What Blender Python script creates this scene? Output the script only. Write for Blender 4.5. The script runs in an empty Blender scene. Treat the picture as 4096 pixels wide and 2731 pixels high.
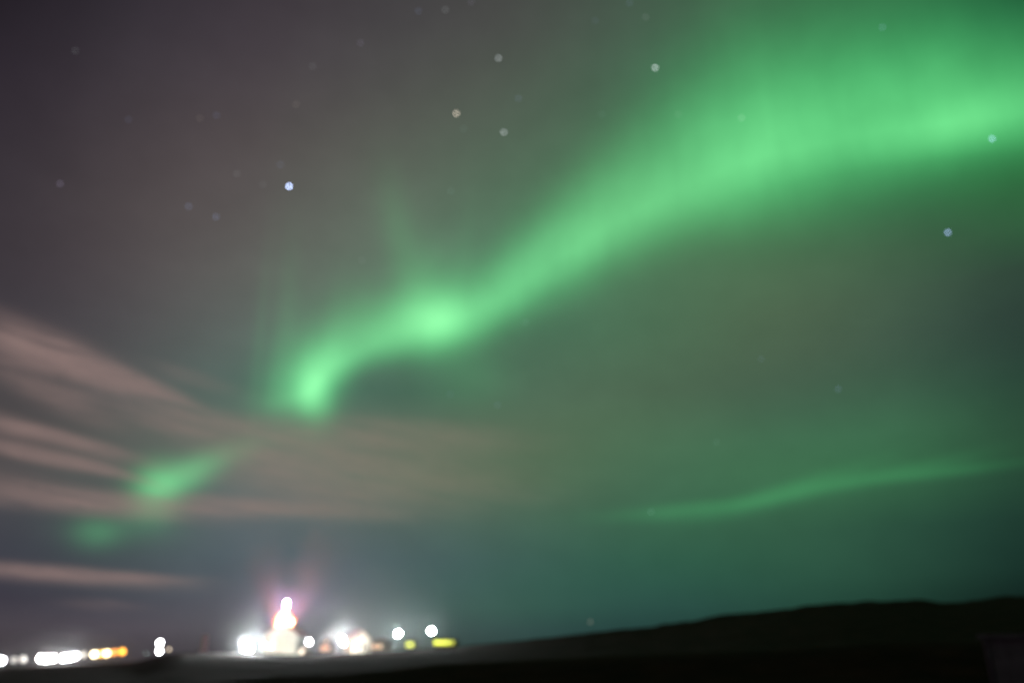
import bpy, bmesh, math, random
from mathutils import Vector, Matrix, noise

random.seed(7)
scene = bpy.context.scene
col = scene.collection
R = math.radians

# ---------------------------------------------------------------- camera
FPX, CX, CY = 3215.0, 2048.0, 1365.5          # focal length and centre in photograph pixels (4096 wide)
PITCH = math.atan((2650 - CY) / FPX)          # true horizon sits near the bottom of the picture
CAMZ = 1.7
GLOW_MIST = 0.011  # density of the volume added for lamp halos
cam_data = bpy.data.cameras.new("camera")
cam = bpy.data.objects.new("camera", cam_data)
col.objects.link(cam)
cam.location = (0, 0, CAMZ)
cam.rotation_euler = (math.pi / 2 + PITCH, 0, 0)
cam_data.sensor_width = 36
cam_data.lens = 36 * FPX / 4096
cam_data.clip_start = 0.05
cam_data.clip_end = 20000
cam_data.dof.use_dof = True                   # the photographer missed focus: everything far is a soft disc
cam_data.dof.focus_distance = 2.02
cam_data.dof.aperture_fstop = 1.4
cam_data.dof.aperture_blades = 9
scene.camera = cam

scene.view_settings.view_transform = 'Standard'
scene.view_settings.look = 'None'
scene.view_settings.exposure = 0.0
scene.view_settings.gamma = 1.0
scene.cycles.use_denoising = True
scene.cycles.volume_bounces = 0
scene.cycles.max_bounces = 4
scene.cycles.sample_clamp_indirect = 6

_fw = Vector((0, math.cos(PITCH), math.sin(PITCH)))
_up = Vector((0, -math.sin(PITCH), math.cos(PITCH)))
_rt = Vector((1, 0, 0))


def ray(px, py):
    return (_fw + _rt * ((px - CX) / FPX) + _up * ((CY - py) / FPX)).normalized()


def at(px, py, Y):
    d = ray(px, py)
    k = Y / d.y
    return Vector((d.x * k, Y, CAMZ + d.z * k))


def azel(px, py):
    d = ray(px, py)
    return math.degrees(math.atan2(d.x, d.y)), math.degrees(math.asin(d.z))


def pix(az, el):
    a, e = R(az), R(el)
    d = Vector((math.sin(a) * math.cos(e), math.cos(a) * math.cos(e), math.sin(e)))
    w = d.dot(_fw)
    return CX + FPX * d.dot(_rt) / w, CY - FPX * d.dot(_up) / w


Q = 4096 / 2352.0                              # my measurements of the sky are in a 2352 px wide frame


def lin(c):
    return tuple(((v / 255) / 12.92 if v / 255 <= 0.04045 else ((v / 255 + 0.055) / 1.055) ** 2.4) for v in c)


# ---------------------------------------------------------------- sky (world, by azimuth and elevation)
world = bpy.data.worlds.new("World")
scene.world = world
world.use_nodes = True
wt = world.node_tree
wt.nodes.clear()
N, LK = wt.nodes, wt.links


def sock(node_in, v):
    if isinstance(v, (int, float)):
        node_in.default_value = v
    else:
        LK.new(v, node_in)


def M(op, a, b=None, c=None, clamp=False):
    n = N.new('ShaderNodeMath')
    n.operation = op
    n.use_clamp = clamp
    sock(n.inputs[0], a)
    if b is not None:
        sock(n.inputs[1], b)
    if c is not None:
        sock(n.inputs[2], c)
    return n.outputs[0]


def vscale(colour, s):
    n = N.new('ShaderNodeVectorMath')
    n.operation = 'SCALE'
    if isinstance(colour, tuple):
        n.inputs[0].default_value = colour
    else:
        LK.new(colour, n.inputs[0])
    sock(n.inputs[3], s)
    return n.outputs[0]


def vadd(a, b):
    n = N.new('ShaderNodeVectorMath')
    n.operation = 'ADD'
    LK.new(a, n.inputs[0])
    LK.new(b, n.inputs[1])
    return n.outputs[0]


def vmix(a, b, f):
    n = N.new('ShaderNodeMix')
    n.data_type = 'RGBA'
    sock(n.inputs[0], f)
    for s, v in ((n.inputs[6], a), (n.inputs[7], b)):
        if isinstance(v, tuple):
            s.default_value = v + (1,)
        else:
            LK.new(v, s)
    return n.outputs[2]


tc = N.new('ShaderNodeTexCoord')
sep = N.new('ShaderNodeSeparateXYZ')
LK.new(tc.outputs['Generated'], sep.inputs[0])
AZ = M('MULTIPLY', M('ARCTAN2', sep.outputs[0], sep.outputs[1]), 180 / math.pi)
EL = M('MULTIPLY', M('ARCSINE', sep.outputs[2]), 180 / math.pi)
AZ0, AZ1 = -48.0, 48.0
U = M('DIVIDE', M('SUBTRACT', AZ, AZ0), AZ1 - AZ0, clamp=True)

# night sky without the aurora curtain and the clouds: airglow and town glow, with the lens's corner darkening put into the colours, sRGB, at (x, y) of the 2352 frame
XS = [0, 300, 600, 900, 1200, 1500, 1800, 2100, 2352]
SKY = {
    -60: [(30, 25, 32), (46, 41, 48), (60, 54, 60), (68, 62, 66), (76, 72, 72), (72, 84, 74), (58, 88, 66), (44, 84, 58), (16, 44, 34)],
    0: [(36, 31, 38), (52, 47, 54), (64, 57, 63), (72, 66, 70), (80, 76, 76), (76, 90, 78), (64, 100, 74), (50, 96, 66), (24, 58, 44)],
    150: [(45, 39, 47), (62, 56, 62), (74, 67, 72), (82, 77, 78), (86, 88, 82), (76, 100, 82), (58, 104, 72), (46, 102, 66), (34, 82, 52)],
    300: [(52, 46, 53), (70, 63, 67), (84, 77, 78), (92, 90, 86), (90, 100, 88), (76, 104, 82), (58, 106, 72), (50, 104, 66), (40, 90, 55)],
    450: [(58, 52, 58), (78, 71, 73), (92, 87, 86), (100, 104, 96), (90, 110, 92), (80, 108, 84), (66, 110, 76), (60, 105, 72), (54, 108, 66)],
    600: [(60, 54, 60), (82, 76, 78), (98, 98, 94), (102, 112, 102), (88, 116, 96), (86, 118, 90), (84, 112, 84), (72, 98, 76), (52, 72, 60)],
    750: [(64, 60, 66), (82, 80, 82), (98, 108, 102), (92, 112, 98), (82, 114, 92), (86, 116, 90), (86, 104, 82), (70, 90, 76), (46, 62, 56)],
    900: [(74, 70, 72), (84, 88, 88), (88, 112, 102), (78, 108, 92), (88, 112, 92), (86, 108, 86), (76, 98, 80), (66, 94, 76), (44, 66, 56)],
    1000: [(78, 72, 74), (90, 94, 90), (100, 116, 104), (98, 112, 98), (96, 114, 92), (84, 114, 88), (72, 106, 82), (64, 100, 76), (46, 72, 56)],
    1100: [(80, 76, 78), (86, 94, 90), (102, 112, 108), (106, 116, 102), (92, 112, 90), (76, 110, 86), (68, 108, 80), (58, 98, 72), (40, 68, 54)],
    1200: [(68, 68, 76), (76, 88, 88), (96, 106, 110), (92, 106, 102), (78, 104, 90), (64, 102, 80), (58, 96, 74), (48, 82, 66), (32, 56, 48)],
    1300: [(60, 60, 70), (72, 82, 86), (88, 100, 108), (82, 100, 104), (66, 96, 88), (54, 94, 78), (52, 90, 72), (44, 76, 62), (26, 48, 42)],
    1380: [(62, 58, 68), (74, 76, 84), (92, 94, 102), (82, 100, 100), (62, 94, 84), (50, 84, 76), (44, 78, 66), (34, 62, 52), (18, 32, 30)],
    1450: [(74, 68, 74), (84, 78, 86), (86, 86, 90), (78, 90, 90), (56, 78, 76), (40, 66, 64), (34, 58, 52), (26, 46, 42), (14, 24, 24)],
    1540: [(60, 52, 56), (60, 54, 58), (60, 58, 60), (56, 62, 62), (42, 56, 54), (30, 46, 46), (26, 42, 38), (20, 34, 32), (12, 18, 18)],
}
YS = sorted(SKY)


def cub(p0, p1, p2, p3, t):
    return p1 + 0.5 * t * (p2 - p0 + t * (2 * p0 - 5 * p1 + 4 * p2 - p3 + t * (3 * (p1 - p2) + p3 - p0)))


def interp(xs, vals, x):
    x = min(max(x, xs[0]), xs[-1])
    i = 0
    while i < len(xs) - 2 and x > xs[i + 1]:
        i += 1
    t = (x - xs[i]) / (xs[i + 1] - xs[i])
    g = lambda k: vals[min(max(k, 0), len(vals) - 1)]
    return tuple(cub(a, b, c, d, t) for a, b, c, d in zip(g(i - 1), g(i), g(i + 1), g(i + 2)))


def base_sky(x, y):
    c = lin(tuple(max(v, 2) for v in interp(YS, [interp(XS, SKY[k], x) for k in YS], y)))
    k = min(max((x - 500) / 700, 0), 1)
    return (c[0] * (.99 - .17 * k), c[1] * (.99 - .06 * k), c[2] * (.99 - .10 * k))


ELS = [-1.5, 0.5, 2, 3.5, 5, 6.5, 8, 10, 12, 14, 16, 18, 20, 22.5, 25, 28, 31, 34, 37, 40, 43, 46]
rows = []
for e in ELS:
    rmp = N.new('ShaderNodeValToRGB')
    rmp.color_ramp.interpolation = 'B_SPLINE'
    els = rmp.color_ramp.elements
    K = 24
    for k in range(K):
        u = k / (K - 1)
        px, py = pix(AZ0 + u * (AZ1 - AZ0), e)
        c = base_sky(px / Q, py / Q)
        el = els[k] if k < 2 else els.new(u)
        el.position = u
        el.color = c + (1,)
    # the two starting elements were moved, so order is by position
    LK.new(U, rmp.inputs[0])
    rows.append(rmp.outputs[0])
sky = rows[0]
for k in range(1, len(ELS)):
    f = M('DIVIDE', M('SUBTRACT', EL, ELS[k - 1]), ELS[k] - ELS[k - 1], clamp=True)
    sky = vmix(sky, rows[k], f)
sky = vmix(sky, (0.03, 0.06, 0.04), M('DIVIDE', M('SUBTRACT', EL, 46), 40, clamp=True))     # up to the zenith
sky = vmix((0.006, 0.006, 0.007), sky, M('DIVIDE', M('ADD', EL, 3), 2, clamp=True))          # below the horizon


def curve(pts, lo, hi):
    """Float Curve over azimuth through (azimuth, value)."""
    n = N.new('ShaderNodeFloatCurve')
    cm = n.mapping
    cm.extend = 'HORIZONTAL'
    c = cm.curves[0]
    pts = sorted((min(max((a - AZ0) / (AZ1 - AZ0), 0), 1), min(max((v - lo) / (hi - lo), 0), 1)) for a, v in pts)
    while len(c.points) < len(pts):
        c.points.new(0.5, 0.5)
    for p, (a, v) in zip(c.points, pts):
        p.location = (a, v)
        p.handle_type = 'AUTO_CLAMPED'
    cm.update()
    LK.new(U, n.inputs[1])
    return M('MULTIPLY_ADD', n.outputs[0], hi - lo, lo)


PXD = 0.0310                                   # degrees per pixel of the 2352 frame


def blob(x, y, sx, sy, slope=0.0, power=2.0):
    """Soft elliptical patch of sky; slope in degrees, positive runs down to the right."""
    a, e = azel(x * Q, y * Q)
    ca = math.cos(R(e))
    da = M('MULTIPLY', M('SUBTRACT', AZ, a), ca)
    de = M('SUBTRACT', EL, e)
    s = R(slope)
    if slope:
        p = M('SUBTRACT', M('MULTIPLY', da, math.cos(s)), M('MULTIPLY', de, math.sin(s)))
        q = M('ADD', M('MULTIPLY', da, math.sin(s)), M('MULTIPLY', de, math.cos(s)))
    else:
        p, q = da, de
    p = M('DIVIDE', p, sx * PXD)
    q = M('DIVIDE', q, sy * PXD)
    r2 = M('ADD', M('MULTIPLY', p, p), M('MULTIPLY', q, q))
    if power != 2.0:
        r2 = M('POWER', r2, power / 2)
    return M('EXPONENT', M('MULTIPLY', r2, -1.0))


def total(terms):
    t = terms[0]
    for k in terms[1:]:
        t = M('ADD', t, k)
    return t


# slow wander along the sky, vertical rays and streaks
def sky_noise(sa, se, detail, rough, shift=0.0):
    cmb = N.new('ShaderNodeCombineXYZ')
    LK.new(M('MULTIPLY', AZ, sa), cmb.inputs[0])
    LK.new(M('MULTIPLY', EL, se), cmb.inputs[1])
    cmb.inputs[2].default_value = shift
    n = N.new('ShaderNodeTexNoise')
    n.inputs['Scale'].default_value = 1.0
    n.inputs['Detail'].default_value = detail
    n.inputs['Roughness'].default_value = rough
    LK.new(cmb.outputs[0], n.inputs['Vector'])
    return n.outputs[0]


# ---- aurora: main curtain.  x, y of the ridge, reach upward, reach downward, strength
BAND = [
    (2420, 255, 165, 76, .29), (2352, 262, 170, 78, .33), (2200, 278, 175, 88, .36), (2050, 298, 180, 100, .35), (1900, 326, 190, 116, .36),
    (1750, 362, 195, 120, .40), (1600, 415, 180, 104, .38), (1450, 490, 150, 94, .36), (1300, 582, 122, 86, .36), (1180, 662, 98, 72, .38),
    (1100, 710, 86, 66, .40), (1010, 742, 80, 62, .42), (900, 770, 80, 50, .42), (820, 802, 96, 44, .38),
    (760, 838, 112, 50, .32), (715, 885, 120, 44, .27), (680, 905, 130, 34, .20), (640, 915, 130, 32, .13), (608, 918, 120, 30, .06), (585, 918, 110, 30, .005), (560, 915, 100, 30, .0)]
pc, pu, pd, pa, pv = [], [], [], [], []
for x, y, su, sd, a in BAND:
    az, el = azel(x * Q, y * Q)
    pc.append((az, el)); pu.append((az, su * PXD)); pd.append((az, sd * PXD)); pa.append((az, a))
cC = curve(pc, 0, 50); cU = curve(pu, 0, 10); cD = curve(pd, 0, 10); cA = curve(pa, 0, 1)
dt = M('SUBTRACT', EL, cC)
above = M('GREATER_THAN', dt, 0)
wid = M('ADD', M('MULTIPLY', above, cU), M('MULTIPLY', M('SUBTRACT', 1, above), cD))
tt = M('DIVIDE', dt, wid)
prof = M('EXPONENT', M('MULTIPLY', M('MULTIPLY', tt, tt), -1))
rays = M('MULTIPLY_ADD', sky_noise(0.34, 0.06, 4, 0.55), 0.32, 0.84)
curtain = M('MULTIPLY', M('MULTIPLY', cA, prof), rays)
# the veil that rises above the curtain
VEIL = [(2400, .10), (2200, .16), (1900, .15), (1600, .10), (1400, .09), (1200, .075), (1010, .075), (900, .07), (800, .065), (700, .06), (640, .045), (600, .02), (575, .004), (540, 0)]
cV = curve([(azel(x * Q, 600 * Q)[0], v) for x, v in VEIL], 0, 0.3)
up = M('MAXIMUM', dt, 0)
veil = M('MULTIPLY', M('EXPONENT', M('MULTIPLY', up, -1 / 6.0)), M('MULTIPLY', cV, M('DIVIDE', M('ADD', dt, 2.2), 2.2, clamp=True)))
veil = M('MULTIPLY', veil, rays)

green_terms = [
    curtain, veil,
    M('MULTIPLY', blob(1005, 738, 66, 56, -12, 1.7), .34),
    M('MULTIPLY', blob(985, 650, 56, 90, 4), .09),
    M('MULTIPLY', blob(925, 570, 40, 140, -16), .065),
    M('MULTIPLY', blob(596, 780, 13, 170, -2), .022),
    M('MULTIPLY', blob(660, 720, 26, 150, -3), .03),
    M('MULTIPLY', blob(1060, 600, 26, 110, 10), .025),
    M('MULTIPLY', blob(720, 900, 38, 58, -16, 2.2), .44),
    M('MULTIPLY', blob(745, 850, 44, 60, -30), .14),
    M('MULTIPLY', blob(765, 825, 48, 52, -40), .12),
    M('MULTIPLY', blob(700, 890, 66, 90, 0), .12),
    M('MULTIPLY', blob(1730, 368, 230, 90, -18), .07),
    M('MULTIPLY', blob(2240, 278, 150, 50, -6), .12),
    M('MULTIPLY', blob(1640, 470, 130, 45, -14), .05),
    M('MULTIPLY', blob(1320, 560, 160, 60, -34), .05),
    M('MULTIPLY', blob(1080, 860, 90, 70, 0), .05),
    M('MULTIPLY', blob(362, 1118, 46, 44, 0), .42),
    M('MULTIPLY', blob(435, 1088, 56, 32, -28), .26),
    M('MULTIPLY', blob(520, 1045, 70, 26, -24), .10),
    M('MULTIPLY', blob(345, 1175, 46, 30, 0), .07),
    M('MULTIPLY', blob(222, 1222, 44, 30, 0), .11),
    M('MULTIPLY', blob(300, 1212, 90, 34, 0), .045),
    # low arc on the right
    M('MULTIPLY', blob(1600, 1166, 170, 15, -3), .07),
    M('MULTIPLY', blob(1560, 1186, 120, 14, -2), .03),
    M('MULTIPLY', blob(1810, 1128, 160, 20, -14), .075),
    M('MULTIPLY', blob(2000, 1098, 180, 16, -7), .075),
    M('MULTIPLY', blob(2180, 1083, 130, 12, -2), .06),
    M('MULTIPLY', blob(1950, 1020, 330, 100, -5), .025),
]
green = M('MULTIPLY', total(green_terms), M('MULTIPLY_ADD', sky_noise(0.11, 0.10, 2.5, 0.5, 21.0), 0.40, 0.80))
GCOL = (0.105, 0.95, 0.275)
# bright knots whiten towards pale mint
gvec = vscale(GCOL, green)
sky = vadd(sky, gvec)
sky = vadd(sky, vscale((1.0, 0.1, 0.55), M('MULTIPLY', M('MULTIPLY', green, green), .15)))

mott = M('MULTIPLY_ADD', sky_noise(0.22, 0.30, 6, 0.65, 9.1), 0.24, 0.88)
sky = vscale(sky, mott)
# ---- thin clouds lit by the town
TILT = M('ADD', EL, M('MULTIPLY', AZ, 0.13))


def streaks(sa, sq, detail, rough, shift):
    cmb = N.new('ShaderNodeCombineXYZ')
    LK.new(M('MULTIPLY', AZ, sa), cmb.inputs[0])
    LK.new(M('MULTIPLY', TILT, sq), cmb.inputs[1])
    cmb.inputs[2].default_value = shift
    n = N.new('ShaderNodeTexNoise')
    n.inputs['Scale'].default_value = 1.0
    n.inputs['Detail'].default_value = detail
    n.inputs['Roughness'].default_value = rough
    n.inputs['Distortion'].default_value = 0.35
    LK.new(cmb.outputs[0], n.inputs['Vector'])
    return n.outputs[0]


strk = M('MULTIPLY_ADD', M('SUBTRACT', streaks(0.10, 0.95, 5, 0.55, 3.3), 0.5), 3.0, 0.84, clamp=True)
fine = M('MULTIPLY_ADD', streaks(0.40, 1.3, 5, 0.65, 7.7), 1.3, 0.35)
wob = M('MULTIPLY', M('MULTIPLY_ADD', strk, 1.0, 0.16), fine)
CL = [
    (130, 828, 165, 42, 17, .60), (60, 790, 100, 26, 8, .40), (255, 866, 120, 30, 22, .35), (385, 910, 95, 17, 20, .50), (110, 900, 130, 26, 20, .30), (440, 866, 80, 16, 11, .16),
    (150, 1008, 155, 15, 11, .58), (20, 985, 60, 16, 8, .3), (560, 986, 150, 24, 6, .50), (400, 980, 90, 16, 9, .30), (90, 1046, 130, 15, 8, .66), (240, 1076, 90, 10, 12, .42),
    (70, 1122, 140, 22, 6, .50), (150, 1158, 230, 17, 2, .58), (420, 1160, 200, 17, 1, .46), (680, 1166, 240, 20, 1, .50),
    (715, 990, 130, 19, 3, .40), (640, 975, 90, 12, 4, .3),
    (830, 1062, 230, 74, 3, .46), (960, 996, 230, 30, 3, .34), (620, 1050, 150, 36, 5, .36), (690, 1122, 170, 22, 7, .36), (1050, 1120, 220, 46, 0, .16),
    (150, 1322, 190, 15, 2, .52), (345, 1326, 110, 9, 1, .24), (240, 1388, 70, 11, 2, .15), (60, 1310, 120, 14, 2, .25)]
cl = total([M('MULTIPLY', blob(x, y, sx, sy, s, 2.4), a) for x, y, sx, sy, s, a in CL])
cl = M('MULTIPLY', cl, wob)
cl = M('SUBTRACT', 1.0, M('EXPONENT', M('MULTIPLY', cl, -1.0)))
ctint = vmix(lin((153, 128, 123)), lin((135, 126, 111)), M('DIVIDE', M('ADD', AZ, 24), 18, clamp=True))
sky = vmix(sky, ctint, cl)

bg = N.new('ShaderNodeBackground')
LK.new(sky, bg.inputs[0])
bg.inputs[1].default_value = 1.0
wo = N.new('ShaderNodeOutputWorld')
LK.new(bg.outputs[0], wo.inputs[0])


# ---------------------------------------------------------------- materials
def principled(name, c, rough=0.7, metal=0.0, scale=4.0, vary=0.35, bump=0.0, c2=None):
    m = bpy.data.materials.new(name)
    m.use_nodes = True
    t = m.node_tree
    b = t.nodes['Principled BSDF']
    b.inputs['Roughness'].default_value = rough
    b.inputs['Metallic'].default_value = metal
    if rough >= 1.0:
        b.inputs['Specular IOR Level'].default_value = 0.05
    g = t.nodes.new('ShaderNodeTexCoord')
    n = t.nodes.new('ShaderNodeTexNoise')
    n.inputs['Scale'].default_value = scale
    n.inputs['Detail'].default_value = 6
    t.links.new(g.outputs['Object'], n.inputs['Vector'])
    r = t.nodes.new('ShaderNodeValToRGB')
    c2 = c2 or tuple(v * (1 - vary) for v in c)
    r.color_ramp.elements[0].position = 0.35
    r.color_ramp.elements[1].position = 0.65
    r.color_ramp.elements[0].color = c2 + (1,)
    r.color_ramp.elements[1].color = c + (1,)
    t.links.new(n.outputs[0], r.inputs[0])
    t.links.new(r.outputs[0], b.inputs['Base Color'])
    if bump:
        bp = t.nodes.new('ShaderNodeBump')
        bp.inputs['Strength'].default_value = bump
        bp.inputs['Distance'].default_value = 0.05
        t.links.new(n.outputs[0], bp.inputs['Height'])
        t.links.new(bp.outputs[0], b.inputs['Normal'])
    return m


_glow = {}


def glow(c, s):
    """A lamp or lit window: it gives off light."""
    key = (c, s)
    if key not in _glow:
        m = bpy.data.materials.new("lit_glass")
        m.use_nodes = True
        b = m.node_tree.nodes['Principled BSDF']
        b.inputs['Base Color'].default_value = (0.7, 0.7, 0.7, 1)
        b.inputs['Emission Color'].default_value = c + (1,)
        b.inputs['Emission Strength'].default_value = s
        _glow[key] = m
    return _glow[key]


MT = dict(
    ground=principled("heath_ground", (.062, .0125, .0105), 1.0, 0, 0.35, 0.55, 0.6),
    steel=principled("galvanised_steel", (.22, .23, .24), .5, .6, 9, .2),
    dark=principled("dark_paint", (.03, .03, .035), .5, .2, 9, .3),
    white=principled("white_render", (.78, .77, .72), .8, 0, 2.0, .08),
    trim=principled("trim_paint", (.55, .55, .52), .6, 0, 3, .1),
    red=principled("red_roof_sheet", (.36, .07, .04), .55, 0, 3, .3),
    spire=principled("pale_red_spire_sheet", (.62, .30, .20), .55, 0, 3, .15),
    grey=principled("grey_concrete", (.30, .22, .26), .9, 0, 1.5, .3),
    black=principled("tarred_boards", (.025, .022, .022), .85, 0, 2, .3),
    glass=principled("dark_window", (.03, .035, .04), .1, 0, 2, .1),
    timber=principled("brown_timber", (.13, .08, .05), .85, 0, 4, .3),
    pink=principled("pink_stone", (.45, .36, .34), .9, 0, 2, .25),
)


# ---------------------------------------------------------------- object helpers
def link(name, bm, mat, parent=None):
    bmesh.ops.recalc_face_normals(bm, faces=bm.faces[:])
    me = bpy.data.meshes.new(name)
    bm.to_mesh(me)
    bm.free()
    me.materials.append(mat)
    o = bpy.data.objects.new(name, me)
    col.objects.link(o)
    o.parent = parent
    return o


def thing(name, label, cat, loc, rz=0.0, group=None):
    o = bpy.data.objects.new(name, None)
    o.empty_display_size = 0.3
    col.objects.link(o)
    o.location = loc
    o.rotation_euler = (0, 0, rz)
    tag(o, label, cat, group)
    return o


def tag(o, label, cat, group=None):
    o['label'] = label
    o['category'] = cat
    if group:
        o['group'] = group
    return o


def box(bm, x0, x1, y0, y1, z0, z1):
    m = Matrix.Translation(((x0 + x1) / 2, (y0 + y1) / 2, (z0 + z1) / 2)) @ Matrix.Diagonal((x1 - x0, y1 - y0, z1 - z0, 1))
    bmesh.ops.create_cube(bm, size=1, matrix=m)
    return bm


def B(*boxes):
    bm = bmesh.new()
    for b in boxes:
        box(bm, *b)
    return bm


def tube(bm, a, b, r0, r1=None, seg=10):
    a, b = Vector(a), Vector(b)
    r1 = r0 if r1 is None else r1
    d = b - a
    m = Matrix.Translation((a + b) / 2) @ d.to_track_quat('Z', 'Y').to_matrix().to_4x4()
    bmesh.ops.create_cone(bm, cap_ends=True, segments=seg, radius1=r0, radius2=r1, depth=d.length, matrix=m)
    return bm


def lathe(bm, prof, seg=16, matrix=None):
    """prof: list of (radius, z) from bottom to top, closed at both ends."""
    rings = []
    for r, z in prof:
        if r < 1e-6:
            rings.append([bm.verts.new((0, 0, z))])
        else:
            rings.append([bm.verts.new((r * math.cos(2 * math.pi * k / seg), r * math.sin(2 * math.pi * k / seg), z)) for k in range(seg)])
    for a, b in zip(rings, rings[1:]):
        for k in range(seg):
            va = [a[k % len(a)], a[(k + 1) % len(a)], b[(k + 1) % len(b)], b[k % len(b)]]
            vs = []
            for v in va:
                if v not in vs:
                    vs.append(v)
            if len(vs) > 2:
                bm.faces.new(vs)
    for ring in (rings[0], rings[-1]):
        if len(ring) > 2:
            bm.faces.new(ring)
    if matrix is not None:
        bmesh.ops.transform(bm, matrix=matrix, verts=[v for rg in rings for v in rg])
    return bm


def prism(bm, poly, y0, y1):
    """poly in x,z extruded along y."""
    a = [bm.verts.new((x, y0, z)) for x, z in poly]
    b = [bm.verts.new((x, y1, z)) for x, z in poly]
    bm.faces.new(a)
    bm.faces.new(b[::-1])
    for k in range(len(poly)):
        j = (k + 1) % len(poly)
        bm.faces.new((a[k], b[k], b[j], a[j]))
    return bm


# ---------------------------------------------------------------- terrain
def smooth(a, b, x):
    t = min(max((x - a) / (b - a), 0), 1)
    return t * t * (3 - 2 * t)


def lerp_tab(tab, x):
    if x <= tab[0][0]:
        return tab[0][1]
    for (a, va), (b, vb) in zip(tab, tab[1:]):
        if x <= b:
            t = (x - a) / (b - a)
            return va + (vb - va) * t
    return tab[-1][1]


SKYLINE = [(0, 2666), (300, 2655), (531, 2646), (640, 2622), (723, 2612), (900, 2612), (1200, 2617), (1500, 2606), (1830, 2588), (2100, 2564), (2300, 2544),
           (2600, 2517), (2800, 2494), (2900, 2480), (3358, 2428), (3663, 2414), (3765, 2428), (3900, 2420), (4096, 2406)]
HILL = [azel(x, y) for x, y in SKYLINE]
HILL = [(-180, 0.0), (-60, -0.2)] + HILL + [(60, 4.2), (120, 1.0), (180, 0.0)]
BANK = [azel(x, y) for x, y in [(1300, 2700), (1700, 2662), (2157, 2632), (3000, 2596), (3332, 2580), (3561, 2562), (3968, 2556), (4096, 2556)]]
BANK = BANK + [(50, 1.2), (80, -1.0)]
RC = 300.0


def ground_z(x, y):
    r = math.hypot(x, y)
    az = math.degrees(math.atan2(x, y))
    el = lerp_tab(HILL, az)
    H = CAMZ + RC * math.tan(R(el))
    z = H * smooth(45, RC, r)
    if r > RC:
        z = H * (1 - 0.5 * smooth(RC, RC + 700, r))
    hb = CAMZ + 72 * math.tan(R(lerp_tab(BANK, az)))
    w = smooth(2, 10, az + 24) * (1 - smooth(60, 85, az))
    z0 = H * smooth(45, RC, 72)
    if w > 0:
        z += max(hb - z0, 0) * w * (smooth(56, 72, r) if r < 72 else 1 - smooth(75, 92, r))
    rough = 0.12 * smooth(5, 40, r) + 0.5 * smooth(90, 280, r) * smooth(-3, 12, az)
    z += rough * (noise.noise(Vector((x * 0.11, y * 0.11, 0))) + 0.5 * noise.noise(Vector((x * 0.37, y * 0.37, 5))))
    if r > 90:
        z += 1.1 * smooth(150, 290, r) * smooth(2, 14, az) * (noise.noise(Vector((x * 0.06, y * 0.06, 9))) + .6 * noise.noise(Vector((x * 0.19, y * 0.19, 2))))
    return z


def build_ground():
    bm = bmesh.new()
    azs = [a * 0.5 for a in range(-90, 91)]
    azs += [45 + k * 5 for k in range(1, 54)]
    rs = [3]
    while rs[-1] < 1500:
        rs.append(rs[-1] + max(1.5, rs[-1] * 0.03))
    c = bm.verts.new((0, 0, 0))
    grid = []
    for r in rs:
        grid.append([bm.verts.new((r * math.sin(R(a)), r * math.cos(R(a)), ground_z(r * math.sin(R(a)), r * math.cos(R(a))))) for a in azs])
    n = len(azs)
    for k in range(n):
        bm.faces.new((c, grid[0][k], grid[0][(k + 1) % n]))
    for a, b in zip(grid, grid[1:]):
        for k in range(n):
            j = (k + 1) % n
            bm.faces.new((a[k], b[k], b[j], a[j]))
    for f in bm.faces:
        f.smooth = True
    o = link("ground", bm, MT['ground'])
    o['kind'] = 'structure'
    # a closed box of thin night air round the camera and the whole scene
    return o


build_ground()


# ---------------------------------------------------------------- church
def window_arch(w, h, y0, y1, cx=0.0, z0=0.0, seg=8):
    bm = bmesh.new()
    poly = [(cx - w / 2, z0), (cx + w / 2, z0)]
    for k in range(seg + 1):
        a = math.pi * k / seg
        poly.append((cx + w / 2 * math.cos(a), z0 + h - w / 2 + w / 2 * math.sin(a)))
    return prism(bm, poly, y0, y1)


CH = at(1118, 2618, 250)
ch_z = ground_z(CH.x, CH.y)
church = thing("church", "white floodlit church with a blown out glowing spire rising over its gable", "church", (CH.x, CH.y, ch_z), R(3))
W2, EV, RG = 4.75, 5.3, 8.9
bm = bmesh.new()
prism(bm, [(-W2, -1.5), (W2, -1.5), (W2, EV), (0, RG), (-W2, EV)], 0, 17)
nave = link("wall", bm, MT['white'], church)
# roof: two sheets with eaves
bm = bmesh.new()
dx, dz = W2 + .45, RG + .28
sl = (RG - EV) / W2
prism(bm, [(-dx, dz - sl * dx - .02), (0, dz), (dx, dz - sl * dx - .02), (dx, dz - sl * dx - .24), (0, dz - .24), (-dx, dz - sl * dx - .24)], -.35, 17.35)
link("roof", bm, MT['red'], church)
tw = link("tower", B((-1.9, 1.9, .7, 4.3, 6.6, 9.3)), MT['white'], church)
link("louvre", B((-.55, .55, .62, .69, 8.0, 9.2)), MT['timber'], tw)
bm = bmesh.new()
prof = [(2.2, 9.3), (2.45, 9.6), (2.05, 10.2), (1.6, 10.9), (1.2, 11.6), (.85, 12.3), (.6, 12.8)]
lathe(bm, [(r * 1.25, z) for r, z in prof], 8, Matrix.Translation((0, 2.5, 0)) @ Matrix.Rotation(R(22.5), 4, 'Z'))
sp = link("spire", bm, MT['spire'], church)
bm = bmesh.new()
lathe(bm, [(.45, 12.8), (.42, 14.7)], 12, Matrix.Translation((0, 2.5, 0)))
ln = link("lantern", bm, glow((.86, .50, 1.0), 330), sp)  # violet emission added to tint the glow above the spire
link("lantern_cap", lathe(bmesh.new(), [(.52, 14.71), (.4, 14.95), (0.05, 15.3)], 12, Matrix.Translation((0, 2.5, 0))), MT['white'], ln)
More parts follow.
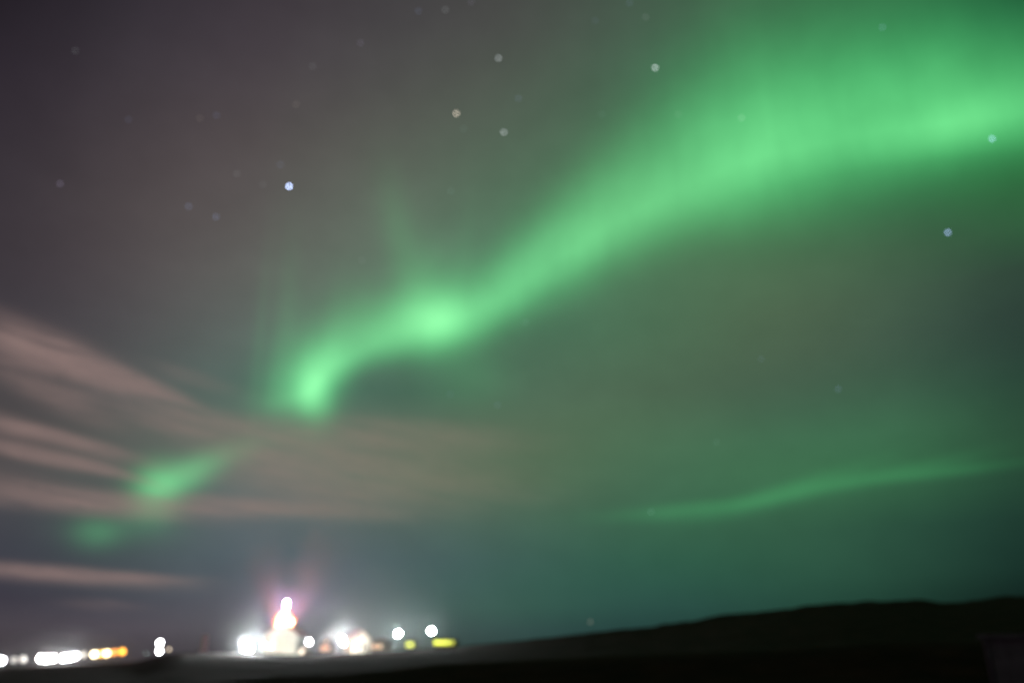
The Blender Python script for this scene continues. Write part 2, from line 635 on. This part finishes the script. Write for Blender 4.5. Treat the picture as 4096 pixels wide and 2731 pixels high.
bm = B((-.05, .05, 2.45, 2.55, 15.25, 16.4), (-.35, .35, 2.46, 2.54, 15.85, 15.95))
link("cross", bm, MT['trim'], sp)
for k in range(4):
    for sx in (-1, 1):
        link("window", B((sx * W2 - .04, sx * W2 + .04, 2.2 + k * 3.8, 3.2 + k * 3.8, 1.6, 3.6)), MT['glass'], church)


# ---------------------------------------------------------------- floodlights standing on the ground, aimed by their own lamp
def floodlight(p, target, colour, watts, cone, label, group, strength=1.5, blend=0.5, z=None):
    z = ground_z(p[0], p[1]) if z is None else z
    t = thing("floodlight", label, "floodlight", (p[0], p[1], z), 0, group)
    link("stand", tube(tube(bmesh.new(), (0, 0, -.3), (0, 0, .5), .04), (-.25, 0, .5), (.25, 0, .5), .035), MT['steel'], t)
    d = (Vector(target) - Vector((p[0], p[1], z + .65))).normalized()
    q = d.to_track_quat('Z', 'Y').to_matrix().to_4x4()
    hm = Matrix.Translation((0, 0, .65)) @ q
    h = link("housing", lathe(bmesh.new(), [(.1, -.22), (.2, -.15), (.26, .0)], 12, hm), MT['dark'], t)
    link("lens", lathe(bmesh.new(), [(.24, .01), (.2, .05), (0, .07)], 12, hm), glow(colour, strength), h)
    la = bpy.data.lights.new("flood_lamp", 'SPOT')
    la.energy = watts
    la.color = colour
    la.spot_size = R(cone)
    la.spot_blend = blend
    la.shadow_soft_size = 0.2
    lo = bpy.data.objects.new("lamp", la)
    col.objects.link(lo)
    lo.parent = t
    lo.location = Vector((0, 0, .65)) + d * .2
    lo.rotation_euler = (-d).to_track_quat('Z', 'Y').to_euler()
    return t


cw = lambda x, y, z: Vector((CH.x, CH.y, ch_z)) + Matrix.Rotation(R(3), 3, 'Z') @ Vector((x, y, z))
FG = "floodlights on the ground round the church"
floodlight(cw(8.5, -9, 0), cw(2.4, 0, 3.0), (1.0, .98, .80), 6500, 60, "ground floodlight off the right front corner of the church, washing its gable", FG)
floodlight(cw(-7.0, -9, 0), cw(-1.5, 0, 3.0), (1.0, .93, .78), 1300, 60, "ground floodlight off the left front corner of the church", FG)
floodlight(cw(2.6, -11, 0), cw(.3, 2.5, 11.2), (1.0, .46, .26), 1200000, 11, "orange ground floodlight right of the church's long axis, tilted up at the spire", FG)
floodlight(cw(-2.6, -11, 0), cw(-.3, 2.5, 11.2), (1.0, .46, .26), 1200000, 11, "orange ground floodlight left of the church's long axis, tilted up at the spire", FG)
floodlight(cw(0, -13, 0), cw(0, 2.5, 12.4), (1.0, .62, .80), 1200000, 11, "pinkish ground floodlight straight before the church gable, tilted up at the spire", FG)
UG = "uplighters on the church roof beside the tower"  # lamps added to make an orange halo round the spire
for sx, side in ((1, "right"), (-1, "left")):
    floodlight(cw(sx * 2.75, 2.5, 0), cw(sx * .9, 2.5, 14), (1.0, .26, .13), 45000, 125, "deep orange uplighter on the %s roof slope of the church beside its tower" % side, UG,
               blend=1.0, z=ch_z + RG + .28 - sl * 2.75)


# ---------------------------------------------------------------- lamps on posts
def dome(r, h, rings=4):
    return [(r * math.cos(k / rings * math.pi / 2), h * math.sin(k / rings * math.pi / 2)) for k in range(rings)] + [(0, h)]


def globe_lamp(px, py, Y, colour, strength, label, group, r=.42):
    p = at(px, py, Y)
    z = ground_z(p.x, p.y)
    t = thing("street_lamp", label, "street lamp", (p.x, p.y, z), 0, group)
    h = p.z - z
    link("pole", tube(tube(bmesh.new(), (0, 0, -.4), (0, 0, h - r * .8), .075, .05), (0, 0, -.2), (0, 0, .5), .12), MT['dark'], t)
    hd = link("lamp_head", lathe(bmesh.new(), [(.30, h + r * .75), (.34, h + r * .8), (.1, h + r * 1.15), (0, h + r * 1.2)], 12), MT['dark'], t)
    bm = bmesh.new()
    bmesh.ops.create_icosphere(bm, subdivisions=2, radius=r, matrix=Matrix.Translation((0, 0, h)))
    link("globe", bm, glow(colour, strength), hd)
    return t


TG = "street lamps along the far left of the horizon"
cool, neut, warm, amber, orange, grey = (.95, .95, 1), (1, .97, .93), (1, .86, .62), (1, .52, .08), (1, .36, .07), (.95, .88, .80)
for px, py, c, s, r, lab in [
    (6, 2640, cool, 40, .42, "cool white street lamp cut by the left edge of the picture"),
    (57, 2637, grey, .9, .40, "dim brownish street lamp, first to the right of the one on the left picture edge"),
    (92, 2635, grey, 1.1, .44, "dim grey white street lamp just left of the big merged white cluster"),
    (166, 2631, neut, 60, .42, "glaring white street lamp at the left end of the big merged white cluster"),
    (188, 2633, neut, 60, .42, "glaring white street lamp sitting lowest in the left half of the white cluster"),
    (211, 2630, neut, 60, .42, "glaring white street lamp third from the left end of the white cluster"),
    (256, 2629, cool, 60, .42, "glaring white street lamp just right of the notch in the white cluster"),
    (279, 2627, cool, 60, .42, "glaring white street lamp in the middle of the right half of the white cluster"),
    (302, 2622, cool, 16, .42, "white street lamp at the right end of the white cluster, fading to grey"),
    (334, 2617, grey, 1.2, .42, "dim grey street lamp between the white cluster and the warm lamps"),
    (377, 2615, (1, .84, .55), 9, .42, "cream white street lamp, first of the warm lamps right of the cluster"),
    (405, 2613, amber, 4, .40, "faint yellow street lamp wedged between the two cream white lamps"),
    (427, 2611, (1, .78, .40), 9, .42, "cream white street lamp with a yellow rim, left of the orange pair"),
    (457, 2607, orange, 2.6, .42, "dull orange street lamp left of the amber one at the row's right end"),
    (489, 2604, (1, .42, .04), 4.5, .42, "amber street lamp at the right end of the row on the left horizon"),
]:
    globe_lamp(px, py, 230, c, s, lab, TG, r * 1.9)
globe_lamp(676, 2595, 290, (1, .78, .52), 2.0, "dim brown globe lamp just right of the tall white double lamp", None, .44)
globe_lamp(585, 2612, 290, (.7, 1, .92), 8, "tiny teal lamp on a thin post left of the tall white double lamp", None, .12)
globe_lamp(1236, 2565, 245, (1, .97, 1), 60, "round white globe lamp close to the right of the church", None, .6)
globe_lamp(1055, 2577, 232, (1, .96, .82), 40, "cream globe lamp in front of the church, right of the starburst floodlight mast", None, .34)
globe_lamp(1082, 2586, 233, (1, .96, .82), 8, "weaker cream globe lamp in front of the church gable, lower than its neighbour", None, .34)

# tall double lamp
p = at(640, 2570, 285)
z = ground_z(p.x, p.y)
p2 = at(637, 2603, 285)
t = thing("double_lamp", "tall white lamp post with one bright globe above another, apart from the town row", "street lamp", (p.x, p.y, z))
link("pole", tube(bmesh.new(), (0, .85, -.4), (0, .85, p.z - z + .3), .08, .06), MT['dark'], t)
for q, s in ((p, 60), (p2, 40)):
    hz = q.z - z
    hd = link("lamp_arm", tube(bmesh.new(), (0, .85, hz + .1), (q.x - p.x, 0, hz + .1), .05), MT['dark'], t)
    bm = bmesh.new()
    bmesh.ops.create_icosphere(bm, subdivisions=2, radius=.68, matrix=Matrix.Translation((q.x - p.x, 0, hz)))
    link("globe", bm, glow((.96, .97, 1), s), hd)


def mast(px, py, Y, colour, strength, heads, label, r=.36):
    """Floodlight mast, its heads tipped towards the open ground where the camera stands."""
    p = at(px, py, Y)
    z = ground_z(p.x, p.y)
    face = math.atan2(-p.x, p.y)
    t = thing("floodlight_mast", label, "floodlight", (p.x, p.y, z), face, "floodlight masts along the church road")
    h = p.z - z
    link("pole", tube(tube(bmesh.new(), (0, .25, -.4), (0, .25, h + .3), .1, .07), (0, .25, -.2), (0, .25, .6), .17), MT['steel'], t)
    xs = [o[0] for o in heads]
    link("crossbar", tube(bmesh.new(), (min(xs) - .3, .25, h - .05), (max(xs) + .3, .25, h - .05), .06), MT['steel'], t)
    for ox, oz in heads:
        m = Matrix.Translation((ox, 0, h + oz)) @ Matrix.Rotation(R(74), 4, 'X')
        hd = link("lamp_head", lathe(bmesh.new(), [(r * .5, -.28), (r * .9, -.2), (r * 1.08, .0)], 16, m), MT['dark'], t)
        link("lens", lathe(bmesh.new(), dome(r, .08, 2), 16, m @ Matrix.Translation((0, 0, .01))), glow(colour, strength), hd)
    return t


mast(988, 2578, 236, (.93, 1, .98), 2300, [(-.75, .2), (.75, .2), (-.4, -1.0), (.95, -1.0)], "glaring white floodlight mast with four heads left of the church, brightest light in the picture", .5)
mast(1367, 2552, 242, (1, 1, 1), 1100, [(0, 0), (.5, -1.1)], "white floodlight mast in front of the white house with the red roof", .5)
mast(1593, 2533, 245, (.86, 1, .97), 900, [(0, 0)], "cyan white floodlight mast, left of the two at the right of the lit houses", .58)
mast(1725, 2522, 245, (.86, 1, .97), 900, [(0, 0)], "cyan white floodlight mast furthest right along the road, beside the dark hill", .58)


# ---------------------------------------------------------------- houses
def house(name, label, px, pyb, Y, w, d, ev, rg, rz, wall, roof, lit, cat="house"):
    """Gabled house, gable to the front (-y).  lit: list of (x, z, w, h, colour, strength, face)."""
    p = at(px, pyb, Y)
    z = ground_z(p.x, p.y)
    t = thing(name, label, cat, (p.x, p.y, z), rz)
    prism_bm = prism(bmesh.new(), [(-w / 2, -1.2), (w / 2, -1.2), (w / 2, ev), (0, rg), (-w / 2, ev)], 0, d)
    link("wall", prism_bm, wall, t)
    sl = (rg - ev) / (w / 2)
    dx, dz = w / 2 + .35, rg + .2
    rf = link("roof", prism(bmesh.new(), [(-dx, dz - sl * dx), (0, dz), (dx, dz - sl * dx), (dx, dz - sl * dx - .18), (0, dz - .18), (-dx, dz - sl * dx - .18)], -.25, d + .25), roof, t)
    link("chimney", B((-.3, .3, d * .6, d * .6 + .6, rg - .4, rg + .9)), MT['grey'], rf)
    for x, zz, ww, hh, c, s, face in lit:
        mat = glow(c, s) if s > 0 else MT['glass']
        if face == 'f':
            fr = link("window", B((x - ww / 2 - .07, x + ww / 2 + .07, -.04, -.002, zz - .07, zz + hh + .07)), MT['trim'], t)
            link("pane", B((x - ww / 2, x + ww / 2, -.06, -.042, zz, zz + hh)), mat, fr)
        else:
            sx = -w / 2
            fr = link("window", B((sx - .04, sx - .002, x - ww / 2 - .07, x + ww / 2 + .07, zz - .07, zz + hh + .07)), MT['trim'], t)
            link("pane", B((sx - .06, sx - .042, x - ww / 2, x + ww / 2, zz, zz + hh)), mat, fr)
    link("door", B((w / 2 - 1.5, w / 2 - .6, -.05, -.003, 0.05, 2.0)), MT['timber'], t)
    return t, p, z


ORG = (1, .38, .10)
hs, hp, hz = house("house", "white floodlit house with a red roof right of the mast before it", 1444, 2606, 250, 5.6, 9, 3.6, 6.0, R(28),
                   MT['white'], MT['red'], [(-1.2, 1.1, .9, 1.1, ORG, 0, 'f'), (.6, 1.1, .9, 1.1, ORG, 0, 'f')])
floodlight((hp.x + 1.5, hp.y - 8.0), (hp.x, hp.y, hz + 2.6), (1, .97, .84), 5500, 70, "ground floodlight washing the gable of the white house with the red roof", "floodlights on the ground at the white house")
floodlight((hp.x - 5.5, hp.y - 7.0), (hp.x - 2.0, hp.y + 2, hz + 3.4), (1, .62, .36), 4000, 70, "warm ground floodlight off the left corner of the white house", "floodlights on the ground at the white house")
house("house", "small dark house with an orange lit front left of the white house", 1303, 2610, 252, 4.6, 6, 2.6, 4.2, 0,
      MT['timber'], MT['black'], [(-.9, .8, 1.1, 1.2, ORG, 1.5, 'f'), (.5, .8, 1.0, 1.2, ORG, 1.2, 'f'), (-.2, 2.7, .9, .8, ORG, 1.0, 'f')])
house("house", "low dark house with dull orange windows right of the white house", 1523, 2603, 254, 6.2, 6, 2.2, 3.6, 0,
      MT['timber'], MT['black'], [(-1.9, .8, 1.2, 1.0, ORG, 1.0, 'f'), (-.3, .8, 1.2, 1.0, (1, .5, .12), 1.0, 'f')])
YG = (.95, 1, .10)
house("cabin", "small cabin with one yellow green window right of the left cyan mast", 1642, 2598, 250, 2.9, 4, 2.2, 2.6, 0,
      MT['timber'], MT['black'], [(-.25, .7, 2.1, 1.35, YG, 1.6, 'f')], "cabin")
# long cabin with a row of windows
house("cabin", "long low cabin with a row of yellow green windows at the hill foot", 1782, 2590, 250, 7.0, 4, 2.0, 2.25, 0,
      MT['timber'], MT['black'], [(-2.7 + 1.5 * k, .75, 1.25, 1.15, YG, s, 'f') for k, s in enumerate((2.2, 2.2, 1.8, .9))], "cabin")
# kiosk at the foot of the church
house("kiosk", "low brown kiosk with a faint orange front tucked against the right foot of the church", 1213, 2617, 246, 2.6, 3, 1.5, 2.2, 0,
      MT['timber'], MT['black'], [(-.35, .3, 1.2, .8, ORG, .9, 'f')], "kiosk")

# dim pink stone pillar
p = at(812, 2612, 260)
z = ground_z(p.x, p.y)
pl = thing("stone_pillar", "dim pinkish stone pillar standing alone left of the glaring floodlight mast", "pillar", (p.x, p.y, z))
hh = at(812, 2540, 260).z - z
link("shaft", lathe(bmesh.new(), [(1.05, .5), (.85, hh - .4), (1.0, hh - .3), (1.0, hh - .1), (.1, hh + .2)], 4), MT['pink'], pl)
link("plinth", B((-1.2, 1.2, -1.2, 1.2, -.8, .5)), MT['grey'], pl)
floodlight((p.x + .6, p.y - 6), (p.x, p.y, z + 3), (1, .82, .78), 230, 60, "small dim floodlight added to brighten the pinkish stone pillar", None, 1.0)  # added lamp, lifts the pillar out of the dark

# grey outbuilding cut by the right edge of the picture
g0 = at(3958, 2700, 47)
gz = ground_z(g0.x, g0.y)
gt = at(3958, 2536, 47).z
ga = thing("garage", "plain grey flat roofed garage cut by the right edge of the picture", "garage", (g0.x, g0.y, 0), R(-45))
link("wall", B((0, 6.5, 0, 6, -1, gt - .25)), MT['grey'], ga)
link("roof", B((-.2, 6.7, -.2, 6.2, gt - .248, gt)), MT['grey'], ga)
link("door", B((3.2, 5.8, -.05, -.003, gz - .2, gz + 2.1)), MT['dark'], ga)
link("downpipe", tube(bmesh.new(), (.25, -.1, -.5), (.25, -.1, gt - .3), .05), MT['dark'], ga)

# ---------------------------------------------------------------- stars (additive glowing points far outside the air)
_sm = {}


def star_mat(c, s):
    m = bpy.data.materials.new("star_light")
    m.use_nodes = True
    t = m.node_tree
    t.nodes.clear()
    e = t.nodes.new('ShaderNodeEmission')
    e.inputs[0].default_value = c + (1,)
    e.inputs[1].default_value = s
    tr = t.nodes.new('ShaderNodeBsdfTransparent')
    a = t.nodes.new('ShaderNodeAddShader')
    o = t.nodes.new('ShaderNodeOutputMaterial')
    t.links.new(e.outputs[0], a.inputs[0])
    t.links.new(tr.outputs[0], a.inputs[1])
    t.links.new(a.outputs[0], o.inputs[0])
    return m


bl, vi, wh, wr, te = (.45, .58, 1), (.72, .62, .95), (.9, .97, 1), (1, .85, .68), (.5, .9, .8)
STARS = [
    (664, 428, (.50, .62, 1), 1.35, "brightest star, blue white, alone in the grey sky left of the aurora"),
    (644, 378, bl, .05, "faint bluish star just above the brightest blue star"),
    (604, 424, wh, .022, "very faint star close to the left of the brightest blue star"),
    (544, 399, wh, .035, "faint whitish star between the brightest blue star and the pair of blue stars"),
    (433, 474, bl, .09, "pale blue star, upper left of the close pair left of the brightest"),
    (496, 498, bl, .11, "pale blue star, lower right of the close pair below left of the brightest"),
    (138, 422, vi, .075, "lone greyish violet star near the left picture edge above the clouds"),
    (173, 117, wh, .028, "faint star in the dark upper left corner"),
    (295, 275, bl, .028, "faint blue star, leftmost of the row of three in the upper left sky"),
    (459, 272, wr, .03, "faint warm star, middle of the row of three in the upper left sky"),
    (497, 265, bl, .045, "faint blue star, right end of the row of three in the upper left sky"),
    (718, 153, wh, .03, "faint grey star below left of the violet one near the top"),
    (828, 99, vi, .045, "greyish violet star high in the dark sky left of centre"),
    (680, 240, wr, .035, "faint pinkish star straight above the brightest blue star"),
    (961, 26, bl, .05, "bluish star at the top edge, left of the grey one beside it"),
    (1023, 23, wh, .055, "grey star at the top edge, right of the bluish one beside it"),
    (1082, 5, vi, .04, "violet star cut by the top picture edge"),
    (1145, 134, wh, .13, "clear white star, highest of the bright three above the centre"),
    (1048, 261, wr, .30, "bright cream star, leftmost of the bright three above the centre"),
    (1157, 304, wh, .17, "clear white star, lowest of the bright three above the centre"),
    (1191, 226, bl, .06, "dim blue star between the highest and lowest of the bright three"),
    (1065, 296, te, .03, "faint teal star just below the bright cream star"),
    (1035, 439, te, .04, "faint star in the grey gap between the cream star and the aurora knot"),
    (831, 598, wh, .025, "very faint star above the aurora where it dips on the left"),
    (1446, 7, bl, .05, "bluish star cut by the top edge above the green haze"),
    (1483, 40, wh, .04, "faint star a little below the top edge above the bright white star"),
    (1367, 48, bl, .03, "very faint bluish star near the top edge, left of the two faint ones"),
    (1505, 156, wh, .26, "bright white star in the green haze above the aurora band"),
    (1558, 263, wh, .035, "faint star at the upper fringe of the aurora, below the bright white star"),
    (1703, 271, wh, .09, "pale star shining through the upper edge of the aurora band"),
    (1382, 263, te, .03, "very faint star in the green haze left of the aurora's upper fringe"),
    (2027, 63, bl, .09, "soft blue star in the green upper right sky"),
    (2279, 319, bl, .24, "blue star shining through the aurora at the right picture edge"),
    (2177, 534, bl, .30, "clear blue star in the dark sky below the right end of the aurora"),
    (1207, 740, te, .045, "faint star just right of the bright aurora knot, below the band"),
    (1143, 929, bl, .045, "dim blue star above the tan cloud in the centre"),
    (1034, 905, bl, .03, "very faint blue star left of the dim one above the tan cloud"),
    (1748, 824, bl, .04, "dim star in the grey green sky right of centre, left of a clearer one"),
    (1925, 893, bl, .075, "clearer pale blue star in the grey green sky at the right"),
    (1646, 1015, te, .03, "faint star above the low green arc"),
    (1495, 1175, te, .06, "small pale star at the left tip of the low green arc"),
    (1356, 1427, wr, .06, "dim whitish star just above the ridge of the dark hill"),
]
SD = 5000.0
SG = "stars in the night sky"
ico = bmesh.new()
bmesh.ops.create_icosphere(ico, subdivisions=2, radius=SD * 4.5 / FPX)
base_me = bpy.data.meshes.new("star")
ico.to_mesh(base_me)
ico.free()
for x, y, c, s, lab in STARS:
    me = base_me.copy()
    me.materials.append(star_mat(c, s * (4.0 if s > .12 else 2.1)))
    o = bpy.data.objects.new("star", me)
    col.objects.link(o)
    o.location = Vector((0, 0, CAMZ)) + ray(x * Q, y * Q) * SD
    tag(o, lab, "star", SG)

# ---------------------------------------------------------------- thin mist added to put halos round the church hill lights
mc = Vector((CH.x + 14, CH.y, ch_z + 7))
MA = (46.0, 30.0, 42.0)
bm = bmesh.new()
bmesh.ops.create_icosphere(bm, subdivisions=4, radius=1.0)
hm = bpy.data.materials.new("added_glow_mist")
hm.use_nodes = True
ht = hm.node_tree
ht.nodes.clear()
pv = ht.nodes.new('ShaderNodeVolumePrincipled')
pv.inputs['Color'].default_value = (.92, .94, .96, 1)
pv.inputs['Anisotropy'].default_value = 0.35
tcn = ht.nodes.new('ShaderNodeTexCoord')
ln_ = ht.nodes.new('ShaderNodeVectorMath')
ln_.operation = 'LENGTH'
ht.links.new(tcn.outputs['Object'], ln_.inputs[0])
mr = ht.nodes.new('ShaderNodeMapRange')
mr.interpolation_type = 'SMOOTHSTEP'
mr.inputs['From Min'].default_value = 1.0
mr.inputs['From Max'].default_value = 0.25
mr.inputs['To Min'].default_value = 0.0
mr.inputs['To Max'].default_value = GLOW_MIST
ht.links.new(ln_.outputs['Value'], mr.inputs['Value'])
ht.links.new(mr.outputs[0], pv.inputs['Density'])
ho = ht.nodes.new('ShaderNodeOutputMaterial')
ht.links.new(pv.outputs[0], ho.inputs['Volume'])
glow_mist = link("glow_mist", bm, hm)
glow_mist.location = mc
glow_mist.scale = MA
glow_mist['kind'] = 'stuff'
tm = glow_mist.copy()                               # a second patch, added for a soft halo over the town lamps
tc0 = at(300, 2625, 230)
tm.location = tc0
tm.scale = (32, 10, 10)
col.objects.link(tm)
